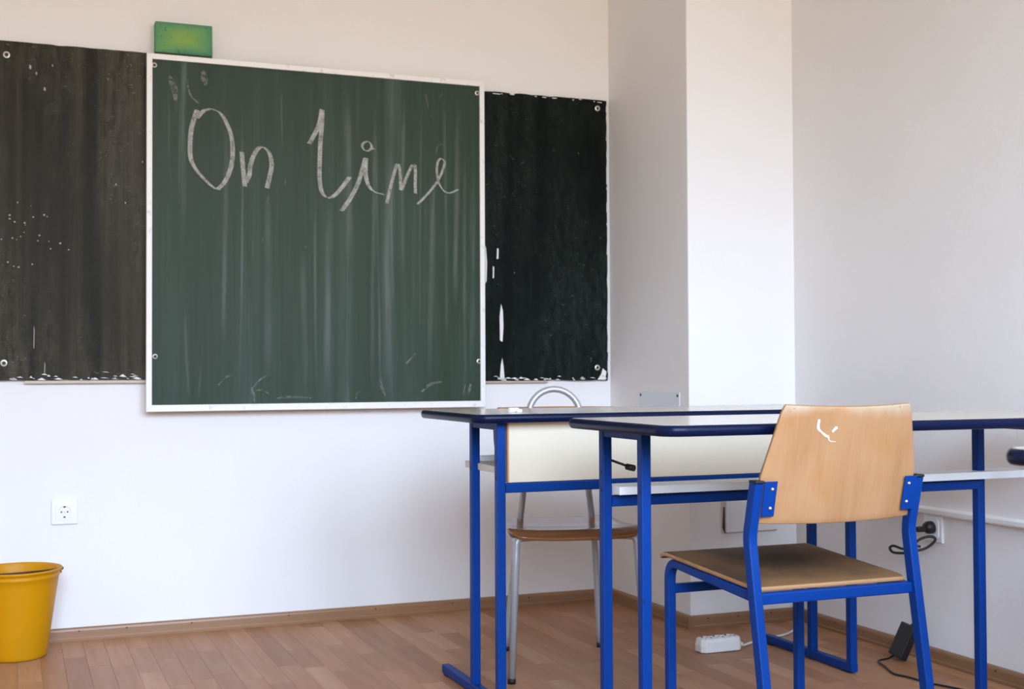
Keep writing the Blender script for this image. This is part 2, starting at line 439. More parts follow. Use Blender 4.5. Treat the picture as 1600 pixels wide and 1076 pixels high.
for i in range(26):
    x = r.gauss(-2.10, .05); z = r.gauss(1.30, .055); q = r.uniform(.0007, .0018); a = r.uniform(0, 3)
    if x < -2.215: continue
    flake([(x+1.68+q*2.0*math.cos(a+k*1.05), z-.85+q*1.8*math.sin(a+k*1.05)) for k in range(6)], -.0168, lb, 'paint_chip', M_chip2)
for x, z, q in ((-2.10, 1.868, .006), (-2.08, 1.85, .004), (-2.03, 1.88, .003), (-2.055, 1.80, .005), (-1.83, 1.50, .003), (-1.80, 1.44, .003), (-1.745, 1.58, .003)):
    flake([(x+1.68, z-.85), (x+1.68+q, z-.85-q*.8), (x+1.68+q*1.3, z-.85+q), (x+1.68+.3*q, z-.85+2*q)], -.0168, lb, 'paint_chip', M_chip2)

rb = empty('chalkboard', (-.57, 0, .838), 'black side chalkboard with white flaked paint, right of the framed green board', 'chalkboard')
bumpy_panel('writing_surface', -1.125+.57, -.017+.57, .001, 1.080, -.001, -.016, M_blackR, rb, .004, 11)
box('wood_strip', (-.60+.57, -.0175, -.006), (-.27+.57, -.001, .001), mat('strip_wood_dark', (.45, .38, .31), .6), rb, bevel=.001)
for x, z in ((-.056, 1.885), (-.063, .888)): washer(x+.57, z-.838, -.016, rb)
for pts in ([(-.462, .990), (-.452, .985), (-.448, 1.04), (-.450, 1.10), (-.457, 1.125), (-.463, 1.08)],
            [(-.463, .845), (-.444, .843), (-.448, .89), (-.453, .925), (-.459, .90)],
            [(-.519, 1.20), (-.514, 1.21), (-.512, 1.28), (-.516, 1.335), (-.519, 1.34)],
            [(-.490, 1.22), (-.485, 1.222), (-.484, 1.262), (-.489, 1.266)],
            [(-.474, 1.292), (-.467, 1.294), (-.466, 1.33), (-.472, 1.333)],
            [(-.062, .842), (-.030, .841), (-.024, .872), (-.040, .885), (-.047, .862)]):
    flake([(x+.57, z-.838) for x, z in pts], -.0168, rb)
r = random.Random(9)
for i in range(30):
    x = r.uniform(-.50, -.03); z = abs(r.gauss(0, .008)); hgt = r.uniform(.001, .007); wd = r.uniform(.006, .03)
    flake([(x+.57, z+.003), (x+wd*.6+.57, z+.002), (x+wd+.57, z+hgt*.4), (x+wd*.5+.57, z+hgt+.003)], -.0168, rb)
for i in range(14):
    z = r.uniform(.02, 1.05); hgt = r.uniform(.006, .04)
    flake([(.5500, z), (.5535, z-.002), (.5535, z+hgt), (.5510, z+hgt*.9)], -.0168, rb)
for i in range(12):
    x = r.uniform(-.50, -.03); wd = r.uniform(.004, .03); z = 1.078-r.random()*.006
    flake([(x+.57, z-.002), (x+wd+.57, z-.003), (x+wd+.57, z), (x+.57, z+.0005)], -.0168, rb)

gb = empty('chalkboard', (-1.135, 0, .745), 'large green chalkboard in white frame with handwriting in chalk', 'chalkboard')
X0, X1, Z0, Z1 = -1.734+1.135, -.5345+1.135, 0, 1.196
box('backing', (X0+.006, -.044, .006), (X1-.006, -.018, Z1-.006), M_back, gb)
box('writing_surface', (X0+.012, -.050, .012), (X1-.012, -.044, Z1-.012), M_green, gb)
FWD = .0185
def frame_side(p, q, s):        # mitred frame bar
    V = []
    (ax, az), (bx, bz), (cx, cz), (dx, dz) = p, q, s[0], s[1]
    for y in (-.040, -.0565): V += [(ax, y, az), (bx, y, bz), (cx, y, cz), (dx, y, dz)]
    F = [(0, 1, 2, 3), (4, 5, 6, 7)]+[(i, (i+1) % 4, 4+(i+1) % 4, 4+i) for i in range(4)]
    link('frame', mesh('frame', V, F), M_alu, gb, bevel=.0015)
f = FWD
frame_side((X0, 0), (X1, 0), ((X1-f, f+.004), (X0+f, f+.004)))
frame_side((X0, Z1), (X1, Z1), ((X1-f, Z1-f), (X0+f, Z1-f)))
frame_side((X0, 0), (X0, Z1), ((X0+f, Z1-f), (X0+f, f+.004)))
frame_side((X1, 0), (X1, Z1), ((X1-f, Z1-f), (X1-f, f+.004)))
for x, z in ((-1.709, 1.903), (-.561, 1.898), (-1.705, .929), (-.558, .912)): washer(x+1.135, z-.745, -.0502, gb, .0085)

# chalk handwriting swept with a broad nib
M_chalk = bpy.data.materials.new('chalk_line'); M_chalk.use_nodes = True
g = G(M_chalk); g.b.inputs['Roughness'].default_value = .95; g.b.inputs['Base Color'].default_value = (.62, .62, .58, 1)
n = g.noise(g.coord((300, 300, 900)), 1.0, 3, .6); n2 = g.noise(g.coord((40, 40, 40)), 1.0, 2)
g.l(g.math('ADD', g.math('MULTIPLY', g.mask(g.math('ADD', n, g.math('MULTIPLY', n2, .35)), .52, .82), .62), .14), g.b.inputs['Alpha'])
STROKES = [[(-1.569, 1.763), (-1.578, 1.735), (-1.588, 1.695), (-1.592, 1.644), (-1.59, 1.599), (-1.576, 1.566), (-1.551, 1.536), (-1.523, 1.509), (-1.506, 1.497)], [(-1.501, 1.496), (-1.479, 1.52), (-1.462, 1.555), (-1.452, 1.596), (-1.45, 1.641), (-1.456, 1.687), (-1.471, 1.726), (-1.49, 1.756), (-1.512, 1.767), (-1.526, 1.769), (-1.546, 1.762), (-1.562, 1.745), (-1.569, 1.735)], [(-1.419, 1.629), (-1.416, 1.586), (-1.412, 1.546), (-1.408, 1.511)], [(-1.406, 1.524), (-1.394, 1.55), (-1.389, 1.588), (-1.374, 1.629), (-1.357, 1.649), (-1.34, 1.647), (-1.323, 1.626), (-1.317, 1.586), (-1.325, 1.545), (-1.333, 1.509)], [(-1.186, 1.672), (-1.166, 1.708), (-1.15, 1.745), (-1.141, 1.795)], [(-1.139, 1.795), (-1.141, 1.739), (-1.146, 1.68), (-1.149, 1.604), (-1.149, 1.551), (-1.143, 1.511), (-1.131, 1.491), (-1.113, 1.486), (-1.092, 1.499), (-1.068, 1.526), (-1.05, 1.551), (-1.041, 1.563)], [(-1.071, 1.442), (-1.044, 1.48), (-1.014, 1.535), (-0.996, 1.589), (-0.985, 1.631)], [(-0.982, 1.634), (-0.984, 1.59), (-0.978, 1.549), (-0.963, 1.523), (-0.941, 1.512), (-0.917, 1.508)], [(-0.996, 1.671), (-0.993, 1.684), (-0.979, 1.693), (-0.965, 1.686), (-0.962, 1.671), (-0.974, 1.66), (-0.988, 1.662), (-0.997, 1.675)], [(-0.968, 1.668), (-0.95, 1.668)], [(-0.906, 1.476), (-0.898, 1.511), (-0.889, 1.547), (-0.879, 1.583), (-0.87, 1.614), (-0.863, 1.62)], [(-0.862, 1.619), (-0.857, 1.597), (-0.855, 1.561), (-0.854, 1.526)], [(-0.85, 1.53), (-0.839, 1.556), (-0.824, 1.592), (-0.81, 1.619)], [(-0.801, 1.621), (-0.799, 1.588), (-0.8, 1.552), (-0.799, 1.517)], [(-0.791, 1.478), (-0.767, 1.502), (-0.736, 1.537), (-0.71, 1.574), (-0.694, 1.612), (-0.688, 1.636), (-0.7, 1.648), (-0.713, 1.638), (-0.718, 1.604), (-0.713, 1.568), (-0.701, 1.542), (-0.682, 1.526), (-0.659, 1.527), (-0.637, 1.539)]]
V, F = [], []
for si, s in enumerate(STROKES):
    nib = .0090 if si in (8, 9, 14) else (.0155 if si < 8 else .0115)
    pts = smooth_path([(x+1.135, 0, z-.745) for x, z in s], 5); yy = -.0506-.00006*si; b0 = len(V)
    for i, p in enumerate(pts):
        t = (pts[min(i+1, len(pts)-1)]-pts[max(i-1, 0)]).normalized(); nrm = Vector((-t.z, 0, t.x))
        nv = Vector((nib/2, 0, -.0015)); d = nv.dot(nrm); mn = .0019
        if abs(d) < mn: nv = nv+nrm*((mn if d >= 0 else -mn)-d)
        if nv.dot(nrm) < 0: nv = -nv
        V += [(p.x+nv.x, yy, p.z+nv.z), (p.x-nv.x, yy, p.z-nv.z)]
        if i: a = b0+2*i; F.append((a-2, a, a+1, a-1))
me = bpy.data.meshes.new('chalk_writing'); me.from_pydata(V, [], F)
link('chalk_writing', me, M_chalk, gb)['label'] = 'white chalk handwriting reading On line'
# smudges of chalk dust low on the board
M_dust = bpy.data.materials.new('chalk_dust'); M_dust.use_nodes = True
g = G(M_dust); g.b.inputs['Roughness'].default_value = 1; g.b.inputs['Base Color'].default_value = (.60, .62, .60, 1)
n = g.noise(g.coord((60, 60, 120)), 1.0, 4, .65); g.l(g.math('MULTIPLY', g.mask(n, .42, .72), .42), g.b.inputs['Alpha'])
SM = [[(-1.39, .80), (-1.375, .83), (-1.35, .855), (-1.33, .865)], [(-1.385, .825), (-1.38, .80), (-1.375, .775)], [(-1.375, .81), (-1.35, .815), (-1.325, .80)],
      [(-1.50, .83), (-1.47, .86), (-1.45, .865)], [(-.78, .80), (-.745, .83), (-.70, .838)], [(-.84, .90), (-.815, .925), (-.80, .94)],
      [(-1.02, .78), (-1.015, .80), (-1.0, .805)], [(-.93, .86), (-.925, .82), (-.91, .785)], [(-1.30, .785), (-1.25, .79), (-1.18, .785)],
      [(-1.66, 1.87), (-1.645, 1.83), (-1.64, 1.79)], [(-1.55, 1.90), (-1.545, 1.87), (-1.54, 1.85)], [(-1.60, 1.86), (-1.595, 1.82), (-1.57, 1.79), (-1.56, 1.785)],
      [(-.76, 1.88), (-.755, 1.86), (-.75, 1.83)], [(-.60, .79), (-.595, .81), (-.59, .83)], [(-.62, .79), (-.617, .80), (-.612, .825)],
      [(-.72, 1.66), (-.715, 1.69), (-.70, 1.70), (-.69, 1.685)]]
for si, s in enumerate(SM):
    pts = smooth_path([(x+1.135, 0, z-.745) for x, z in s], 5); yy = -.0504-.00001*si; V, F = [], []; wd = (.003, .006, .004)[si % 3]
    if si in (9, 10): wd = .012
    for i, p in enumerate(pts):
        t = (pts[min(i+1, len(pts)-1)]-pts[max(i-1, 0)]).normalized(); nv = Vector((-t.z, 0, t.x))*wd*(1-abs(2*i/(len(pts)-1)-1)*.6)
        V += [(p.x+nv.x, yy, p.z+nv.z), (p.x-nv.x, yy, p.z-nv.z)]
        if i: a = 2*i; F.append((a-2, a, a+1, a-1))
    me = bpy.data.meshes.new('chalk_smudge'); me.from_pydata(V, [], F); link('chalk_smudge', me, M_dust, gb)

# long vertical wash streaks left by the wet sponge
M_streak = bpy.data.materials.new('wash_streak'); M_streak.use_nodes = True
g = G(M_streak); g.b.inputs['Roughness'].default_value = 1; g.b.inputs['Base Color'].default_value = (.50, .56, .54, 1)
t_ = g.n('TexCoord'); sx = g.n('SeparateXYZ'); g.l(t_.outputs['UV'], sx.inputs[0])
fx = g.math('SUBTRACT', 1.0, g.math('ABSOLUTE', g.math('SUBTRACT', g.math('MULTIPLY', sx.outputs[0], 2.0), 1.0)))
fz = g.mask(g.math('SUBTRACT', .5, g.math('ABSOLUTE', g.math('SUBTRACT', sx.outputs[1], .5))), 0.0, .22)
n = g.noise(g.coord((40, 40, 2.5)), 1.0, 3); g.l(g.math('MULTIPLY', g.math('MULTIPLY', fx, fz), g.math('MULTIPLY', g.mask(n, .25, .7), .17)), g.b.inputs['Alpha'])
r = random.Random(21)
ST = [(-1.425, 1.86, .80, .012), (-1.275, 1.86, 1.62, .010), (-1.157, 1.55, .80, .016), (-1.115, 1.50, .80, .030), (-.96, 1.87, .78, .022), (-.935, 1.75, .80, .014),
      (-.905, 1.55, .78, .040), (-.84, 1.87, 1.2, .018), (-.775, 1.86, 1.0, .014), (-.745, 1.60, .82, .026), (-.69, 1.88, .90, .016), (-.64, 1.86, 1.1, .030), (-.605, 1.70, .80, .018),
      (-1.645, 1.88, 1.70, .020), (-1.60, 1.10, .78, .014), (-1.56, 1.0, .78, .010), (-1.48, 1.78, .95, .022), (-1.335, 1.5, .85, .030), (-1.05, 1.86, 1.25, .036), (-1.20, 1.3, .80, .030)]
for si, (x, za, zb, wd) in enumerate(ST):
    yy = -.0502-.000008*si; V, F, U = [], [], []; ph = r.random()*6
    for i in range(13):
        q = i/12; z = za+(zb-za)*q-.745; dx = .008*math.sin(ph+q*2.2)
        V += [(x+1.135+dx-wd/2, yy, z), (x+1.135+dx+wd/2, yy, z)]; U += [(0, q), (1, q)]
        if i: a = 2*i; F.append((a-2, a, a+1, a-1))
    me = bpy.data.meshes.new('wash_streak'); me.from_pydata(V, [], F); uv = me.uv_layers.new(name='UVMap')
    for lp in me.loops: uv.data[lp.index].uv = U[lp.vertex_index]
    link('wash_streak', me, M_streak, gb)

# sponge leaning on the frame's top edge
M_sp = mat('green_sponge', (.1, .3, .12), .9); g = G(M_sp)
v = g.coord(); n = g.noise(v, 8, 3, .55); n2 = g.noise(v, 70, 3)
tcg = g.n('TexCoord'); sx = g.n('SeparateXYZ'); g.l(tcg.outputs['Generated'], sx.inputs[0])
ex = g.math('MULTIPLY', g.math('ABSOLUTE', g.math('SUBTRACT', sx.outputs[0], .5)), 1.6); ez = g.math('MULTIPLY', g.math('ABSOLUTE', g.math('SUBTRACT', sx.outputs[2], .5)), 1.7)
f_ = g.math('ADD', g.math('MAXIMUM', ex, ez), g.math('MULTIPLY', g.math('SUBTRACT', n, .5), .9))
c = g.ramp(f_, [(.15, (.21, .37, .085)), (.55, (.13, .32, .12)), (.95, (.045, .19, .14))])
g.color(g.mix(g.math('MULTIPLY', g.mask(n2, .62, .74), .7), c, (.02, .07, .05))); g.bump(n2, .5, .003)
sp = empty('board_sponge', (-1.612, -.03, 1.941), 'flat green rectangular sponge standing on the top of the framed green board', 'sponge')
box('foam', (-.094, -.022, .006), (.094, .016, .112), M_sp, sp, bevel=.003, rot=(math.radians(-3), 0, math.radians(0)))
box('bottom_layer', (-.093, -.021, .0), (.093, .015, .0065), mat('sponge_base', (.05, .045, .02), .9), sp, bevel=.001)

# ------------------------------------------------------------------ wall sockets and plates
M_white = mat('white_plastic', (.80, .80, .79), .25)
M_whitem = mat('white_cover', (.74, .735, .72), .55)
M_pin = mat('socket_hole', (.015, .014, .013), .5)
def socket(name, loc, rz, label, holes=True):
    t = empty(name, loc, label, 'socket', rz)
    box('cover_frame', (-.041, -.009, -.041), (.041, 0, .041), M_white, t, bevel=.0035)
    n = 32; V, F = [], []; R_ = .0195
    def sq(a, h):
        c, d = math.cos(a), math.sin(a); k = h/max(abs(c), abs(d)); return c*k, d*k
    angs = [2*math.pi*(i+.5)/n for i in range(n)]
    for f, y in ((lambda a: sq(a, .0275), -.0085), (lambda a: sq(a, .0272), -.0118), (lambda a: (R_*math.cos(a), R_*math.sin(a)), -.0120),
                 (lambda a: (.0185*math.cos(a), .0185*math.sin(a)), -.0098), (lambda a: (.0180*math.cos(a), .0180*math.sin(a)), -.0093)):
        for q in angs: X, Z = f(q); V.append((X, y, Z))
    for i in range(4):
        for j in range(n): F.append((i*n+j, i*n+(j+1) % n, (i+1)*n+(j+1) % n, (i+1)*n+j))
    F.append(tuple(4*n+j for j in range(n)))
    ins = link('insert', mesh('insert', V, F), M_white, t)
    if holes:
        for x in (-.0095, .0095): cyl('pin_hole', (x, -.0090, 0), (x, -.0096, 0), .0027, M_pin, ins)
        for z in (-.0165, .0165): box('earth_clip', (-.0035, -.0108, z-.0022), (.0035, -.0090, z+.0022), M_pin, ins)
        cyl('centre_screw', (0, -.0090, 0), (0, -.0096, 0), .0018, M_grey, ins)
    return t
socket('wall_socket', (-1.986, 0, .4215), 0, 'square white wall socket below the left black chalkboard, nothing plugged in')
s2 = socket('wall_socket', (P2, -1.331, .398), math.radians(-90), 'white wall socket under the ledge, holding a black plug', holes=False)
# plug with coiled cord: one thing
pl = empty('power_adapter', (P2-.0128, -1.331, .402), 'black power adapter with plug and looped cord at the side wall', 'adapter')
lathe_p = [(.0001, 0), (.0185, 0), (.0192, .004), (.0185, .016), (.014, .024), (.008, .028), (.0001, .029)]
o = lathe('plug_body', lathe_p, M_cap, pl, 24); o.rotation_euler = (0, math.radians(-90), 0)
box('plug_neck', (-.055, -.008, -.012), (-.012, .008, .004), M_cap, pl, bevel=.004)
def cord(name, pts, r, material, parent, closed=False, n=6):
    return tube(name, smooth_path(pts, n, closed), r, material, parent, 8, closed)
cord('cord', [(-.052, 0, -.006), (-.075, -.004, -.012), (-.085, -.010, -.030), (-.078, -.012, -.046), (-.060, -.022, -.052)], .0040, M_cap, pl)
cord('cord_loop', [(-.078, -.004, -.055), (-.055, -.016, -.030), (-.030, -.032, -.022), (-.020, -.040, -.030), (-.030, -.030, -.048), (-.050, -.016, -.062), (-.075, -.004, -.064)], .0040, M_cap, pl, True)
cord('cord_loop', [(-.080, .004, -.060), (-.085, .030, -.063), (-.090, .062, -.058), (-.092, .078, -.066), (-.090, .066, -.078), (-.085, .030, -.076), (-.080, .004, -.070)], .0040, M_cap, pl, True)
box('cord_tie', (-.092, -.010, -.076), (-.074, .010, -.052), M_cap, pl, bevel=.004)

# covers on the pillar
vp = empty('metal_plate', (0, -.397, .72), 'light grey metal plate screwed to the left face of the pillar', 'plate')
box('plate', (-.003, -.150, -.085), (0, .150, .079), mat('grey_plate', (.66, .72, .74), .45), vp, bevel=.001)
for y in (-.138, .138):
    for z in (.067, -.073): cyl('screw', (-.0028, y, z), (-.005, y, z), .0045, M_dark, vp)
jb = empty('junction_cover', (.236, -P1, .37), 'white painted rectangular cover low on the bright front face of the pillar', 'cover')
box('cover', (-.103, -.016, -.052), (.105, -.004, .055), M_whitem, jb, bevel=.003)
box('gap_edge', (-.114, -.0045, -.056), (.108, 0, .060), mat('crumbled_plaster', (.60, .57, .52), .9), jb, bevel=.003)
bm_pts = [(-.108, .035), (-.104, .035), (-.1035, -.02), (-.100, -.045), (-.09, -.053), (-.104, -.055), (-.113, -.035)]
V = [(x, -.0062, z) for x, z in bm_pts]+[(x, -.0040, z) for x, z in bm_pts]; k = len(bm_pts)
link('crack', mesh('crack', V, [tuple(range(k)), tuple(range(k, 2*k))]+[(i, (i+1) % k, k+(i+1) % k, k+i) for i in range(k)]), mat('dark_gap', (.06, .045, .035), .9), jb)

# ------------------------------------------------------------------ desks
TW, TD, TZ = 1.255, .50, .764
def rr_outline(w_, d_, r, n=7):
    R = []
    for cx, cy, s in ((w_/2-r, d_/2-r, 0), (-w_/2+r, d_/2-r, 1), (-w_/2+r, -d_/2+r, 2), (w_/2-r, -d_/2+r, 3)):
        for k in range(n+1):
            t = math.pi/2*(s+k/n); R.append((cx+r*math.cos(t), cy+r*math.sin(t)))
    return R
def make_desk(name, loc, label, flip, panel=False, lite=False):
    """local: +y is the side with the crossbar; the sitter is on the -y side. origin = centre of the top, on the floor"""
    t = empty(name, loc, label, 'desk', math.pi if flip else 0, None)
    TH = .0225
    # bullnose edge band
    rings = []
    for k in range(9):
        a = -math.pi/2+math.pi*k/8; rings.append((.0075*(1-math.cos(a)), TZ-TH/2+TH/2*math.sin(a)))
    prof = [(.016, TZ-TH)]+rings+[(.0085, TZ)]
    V, F = [], []; nn = 0
    for inset, z in prof:
        o_ = rr_outline(TW-2*inset, TD-2*inset, .048-inset); nn = len(o_); V += [(x, y, z) for x, y in o_]
    for i in range(len(prof)-1):
        for j in range(nn): F.append((i*nn+j, i*nn+(j+1) % nn, (i+1)*nn+(j+1) % nn, (i+1)*nn+j))
    link('edge_band', mesh('edge_band', V, F), M_navy, t, smooth=True)
    o_ = rr_outline(TW-.017, TD-.017, .0395); k = len(o_)
    V = [(x, y, TZ+.0002) for x, y in o_]+[(x, y, TZ-TH+.001) for x, y in o_]
    link('tabletop', mesh('tabletop', V, [tuple(range(k)), tuple(range(k, 2*k))]+[(i, (i+1) % k, k+(i+1) % k, k+i) for i in range(k)]), M_top, t)
    lx = .5425; ya, yb = .197, .005; hb = .0118      # leg rows: ya carries the crossbar
    zt = TZ-TH
    for s in (-1, 1):
        ft = bar('foot', [(s*lx, ya+.012, .0165), (s*lx, -.246, .0165)], hb, .0125, M_blue, t)
        box('foot_cap', (s*lx-.0105, -.250, .006), (s*lx+.0105, -.245, .027), M_navy, ft, bevel=.001)
        for y in (ya-.02, -.22): box('glide', (s*lx-.011, y-.015, 0), (s*lx+.011, y+.015, .0045), M_rub, ft)
        for y in (ya, yb):
            lg = bar('leg', [(s*lx, y, .0285), (s*lx, y, zt)], hb, hb, M_blue, t)
            for q in ((-1, 1)):
                for z in ((.598, .64) if y == ya else (.612,)):
                    cyl('bolt', (s*lx+q*hb*.95, y, z), (s*lx+q*(hb+.0016), y, z), .0042, M_cap, lg, 10)
        bar('top_rail', [(s*lx, ya-hb, zt-.010), (s*lx, yb+hb, zt-.010)], .010, .0098, M_blue, t, r=.002)
        xi = s*(lx-hb)
        if panel: hk = cyl('bag_hook', (s*lx, yb-.004 if not panel else ya-.004, .668), (xi-s*.022, yb-.012 if not panel else ya-.012, .655), .0032, M_cap, t, 10)
    bar('crossbar', [(-lx+hb, ya, .5725), (lx-hb, ya, .5725)], .0118, .0125, M_blue, t, ref=Vector((0, 1, 0)))
    return t, lx, hb, ya, yb
# rear (teacher side): crossbar and panel face the class -> crossbar at -y in world : flip
dA, lx, hb, ya, yb = make_desk('school_desk', (-.4325, -1.150, 0), 'blue framed desk with cream front panel, farthest from the camera with grey chair behind', True, True)
pn = box('front_panel', (-.520, ya-.010, .5865), (.520, ya+.007, TZ-.0235), M_panel, dA)
pn2 = box('panel_edge', (.520, ya-.010, .5865), (.5245, ya+.007, TZ-.0235), M_edgewood, dA)
box('shelf', (-.52, -.088, .607), (.5375, .165, .625), mat('beige_shelf', (.60, .56, .48), .45), dA, bevel=.001)
box('shelf_lip', (-.51, -.030, .627), (.515, -.018, .643), M_shelf, dA, bevel=.001)
# middle desk
dB, *_ = make_desk('school_desk', (-.3275, -1.950, 0), 'blue framed desk with white under-shelf, right behind the wooden pupil chair', False)
box('shelf', (-.5295, .150, .5895), (.66, .238, .6085), M_shelf, dB, bevel=.0015)
# front desk, only a corner in view
dC, *_ = make_desk('school_desk', (-.262, -3.262, 0), 'desk nearest the camera, only a rounded dark corner at the right picture edge', False)
box('shelf', (-.5295, .150, .5895), (.52, .238, .6085), M_shelf, dC, bevel=.0015)
for d in (dA, dB, dC): d['group'] = 'blue framed school desks'
# hooks' round ends on the middle desk
hk = cyl('bag_hook', (-.497, .178, .652), (-.487, .160, .649), .0075, M_cap, dB, 12)
cyl('hook_arm', (-.533, .195, .668), (-.492, .170, .651), .0030, M_cap, hk, 8)

ch = empty('chalk_piece', (-.905, -1.27, TZ), 'small white stub of chalk lying on the far desk', 'chalk')
V, F = [], []
sweepVF([(-.014, 0, .0065), (.013, .004, .0065)], circ(.0063, 9), V, F, None)
link('stub', mesh('stub', V, F), mat('white_chalk', (.85, .85, .84), .9), ch)
V, F = [], []
sweepVF([(.004, -.012, .0045), (.018, -.008, .0045)], circ(.0043, 8), V, F, None)
link('fragment', mesh('fragment', V, F), mat('white_chalk_broken', (.85, .85, .84), .9), ch)

# ------------------------------------------------------------------ wooden pupil chair in front (faces the board)
def plywood(name, light):
    M = mat(name, (.5, .3, .15), .5, spec=.25 if light else .04); g = G(M)
    v = g.coord((13, 6, 3.2)) if light else g.coord((24, 2.2, 6))
    n = g.noise(v, 1.0, 5, .6, .7); v2 = g.coord(); big = g.noise(v2, 9, 3, .5); sp = g.noise(v2, 120, 2); fine = g.noise(g.coord((160, 30, 6)), 1, 3)
    if light:
        c = g.ramp(n, [(.25, (.42, .235, .110)), (.5, (.385, .205, .092)), (.8, (.315, .150, .058))])
        c = g.mix(g.math('MULTIPLY', g.mask(big, .52, .74), .5), c, (.37, .15, .035))
        c = g.mix(g.math('MULTIPLY', g.mask(fine, .5, .8), .15), c, (.56, .36, .20))
        sx = g.n('SeparateXYZ'); t_ = g.n('TexCoord'); g.l(t_.outputs['Generated'], sx.inputs[0])
        edge = g.math('MULTIPLY', g.mask(g.math('ADD', sx.outputs[2], g.math('ADD', g.math('MULTIPLY', g.math('SUBTRACT', big, .5), .55), g.math('MULTIPLY', sx.outputs[0], .14))), .96, 1.08), .85)
        c = g.mix(edge, c, (.44, .36, .24))
        c = g.mix(g.math('MULTIPLY', g.math('MULTIPLY', g.mask(sp, .64, .72), edge), 1.0), c, (.10, .065, .035))
    else:
        c = g.ramp(n, [(.25, (.085, .040, .015)), (.55, (.13, .064, .025)), (.85, (.18, .094, .038))])
        c = g.mix(g.math('MULTIPLY', g.mask(big, .50, .70), .75), c, (.030, .021, .014))
        c = g.mix(g.math('MULTIPLY', g.mask(fine, .55, .8), .25), c, (.20, .15, .10))
        sx = g.n('SeparateXYZ'); t_ = g.n('TexCoord'); g.l(t_.outputs['Generated'], sx.inputs[0])
        rear = g.mask(g.math('ADD', sx.outputs[1], g.math('MULTIPLY', g.math('SUBTRACT', big, .5), .35)), .26, .04)
        ex = g.math('MULTIPLY', g.math('SUBTRACT', sx.outputs[0], .58), 1.25); ey = g.math('MULTIPLY', g.math('SUBTRACT', sx.outputs[1], .62), 1.45)
        rr = g.math('ADD', g.math('SQRT', g.math('ADD', g.math('MULTIPLY', ex, ex), g.math('MULTIPLY', ey, ey))), g.math('MULTIPLY', g.math('SUBTRACT', big, .5), .5))
        c = g.mix(g.math('MULTIPLY', g.mask(rr, .48, .12), .8), c, (.022, .014, .009))
        c = g.mix(g.math('MULTIPLY', rear, .8), c, (.24, .130, .055))
    g.color(c); g.bump(n, .08, .001); g.rough(g.math('ADD', g.math('MULTIPLY', n, .2), .38))
    return M
M_plyL = plywood('plywood_backrest', True); M_plyD = plywood('plywood_seat_worn', False)
M_plyEdge = wood('plywood_edge', (.40, .22, .10), (.24, .12, .05), 0, 1.0, .5)
def slab(name, rows, thick, material, parent, edge=None):
    """rows: grid of points [i][j]; extruded along the local normal into a plywood shell with a rounded rim"""
    ni, nj = len(rows), len(rows[0]); V = []; N = []
    for i in range(ni):
        for j in range(nj):
            du = Vector(rows[min(i+1, ni-1)][j])-Vector(rows[max(i-1, 0)][j]); dv = Vector(rows[i][min(j+1, nj-1)])-Vector(rows[i][max(j-1, 0)])
            N.append(du.cross(dv).normalized())
    P = [Vector(rows[i][j]) for i in range(ni) for j in range(nj)]
    V = [tuple(p+n*thick/2) for p, n in zip(P, N)]+[tuple(p-n*thick/2) for p, n in zip(P, N)]
    K = ni*nj; F = []
    for i in range(ni-1):
        for j in range(nj-1):
            a = i*nj+j; F.append((a, a+1, a+nj+1, a+nj)); F.append((K+a, K+a+nj, K+a+nj+1, K+a+1))
    rim = [j for j in range(nj)]+[i*nj+nj-1 for i in range(1, ni)]+[(ni-1)*nj+j for j in range(nj-2, -1, -1)]+[i*nj for i in range(ni-2, 0, -1)]
    for a, b in zip(rim, rim[1:]+rim[:1]): F.append((a, b, K+b, K+a))
    o = link(name, mesh(name, V, F), material, parent)
    if edge:
        o.data.materials.append(edge)
        for p in list(o.data.polygons)[-len(rim):]: p.material_index = 1
    for p in o.data.polygons: p.use_smooth = True
    b = o.modifiers.new('bevel', 'BEVEL'); b.width = thick*.3; b.segments = 2; b.limit_method = 'ANGLE'; b.angle_limit = .9
    return o
pc = empty('pupil_chair', (-.560, -2.0, 0), 'wooden chair with light plywood backrest and blue steel frame, seen from behind', 'chair')
hx = .197; tb = .0102
for s in (-1, 1):
    x = s*hx
    # rear upright: leans back above the bend, splays back to the floor
    prof = [(x, -.266, .006), (x, -.238, .22), (x, -.203, .43), (x, -.186, .535), (x, -.214, .648)]
    lg = bar('rear_leg', fillet(prof, [0, .3, .10], 5), tb, .0125, M_blue, pc)
    cp = box('end_cap', (x-tb, -.229, .646), (x+tb, -.200, .652), M_cap, lg, bevel=.002)
    box('foot_glide', (x-tb-.001, -.282, 0), (x+tb+.001, -.250, .016), M_rub, lg, bevel=.002)
    # flat tab welded to the upright, riveted to the backrest
    xi = x-s*tb; xo = x-s*.040
    V, F = [], []
    q = [(-.2285, .650), (-.2115, .578)]
    for (yy, zz) in q:
        for xx in (xi, xo):
            for dy in (0, .003): V.append((xx, yy-.0015+dy, zz))
    F = [(0, 2, 3, 1), (4, 5, 7, 6), (0, 4, 6, 2), (1, 3, 7, 5), (0, 1, 5, 4), (2, 6, 7, 3)]
    tbm = link('mounting_tab', mesh('mounting_tab', V, F), M_blue, pc, bevel=.001)
    for zz, yy in ((.634, -.2255), (.595, -.2165)):
        xx = x-s*.029
        rv = lathe('rivet', [(.0001, .0030), (.0026, .0022), (.0038, 0)], M_chrome, tbm, 14, loc=(xx, yy-.001, zz)); rv.rotation_euler = (math.radians(90+13), 0, 0)
    # front leg bent into the seat rail
    fp = fillet([(x*.885, .190, .006), (x*.885, .190, .4365), (x*.925, -.190, .4125)], .045, 8)
    fl = bar('front_leg', fp, .0104, .0104, M_blue, pc)
    box('foot_glide', (x*.885-.012, .178, 0), (x*.885+.012, .202, .016), M_rub, fl, bevel=.002)
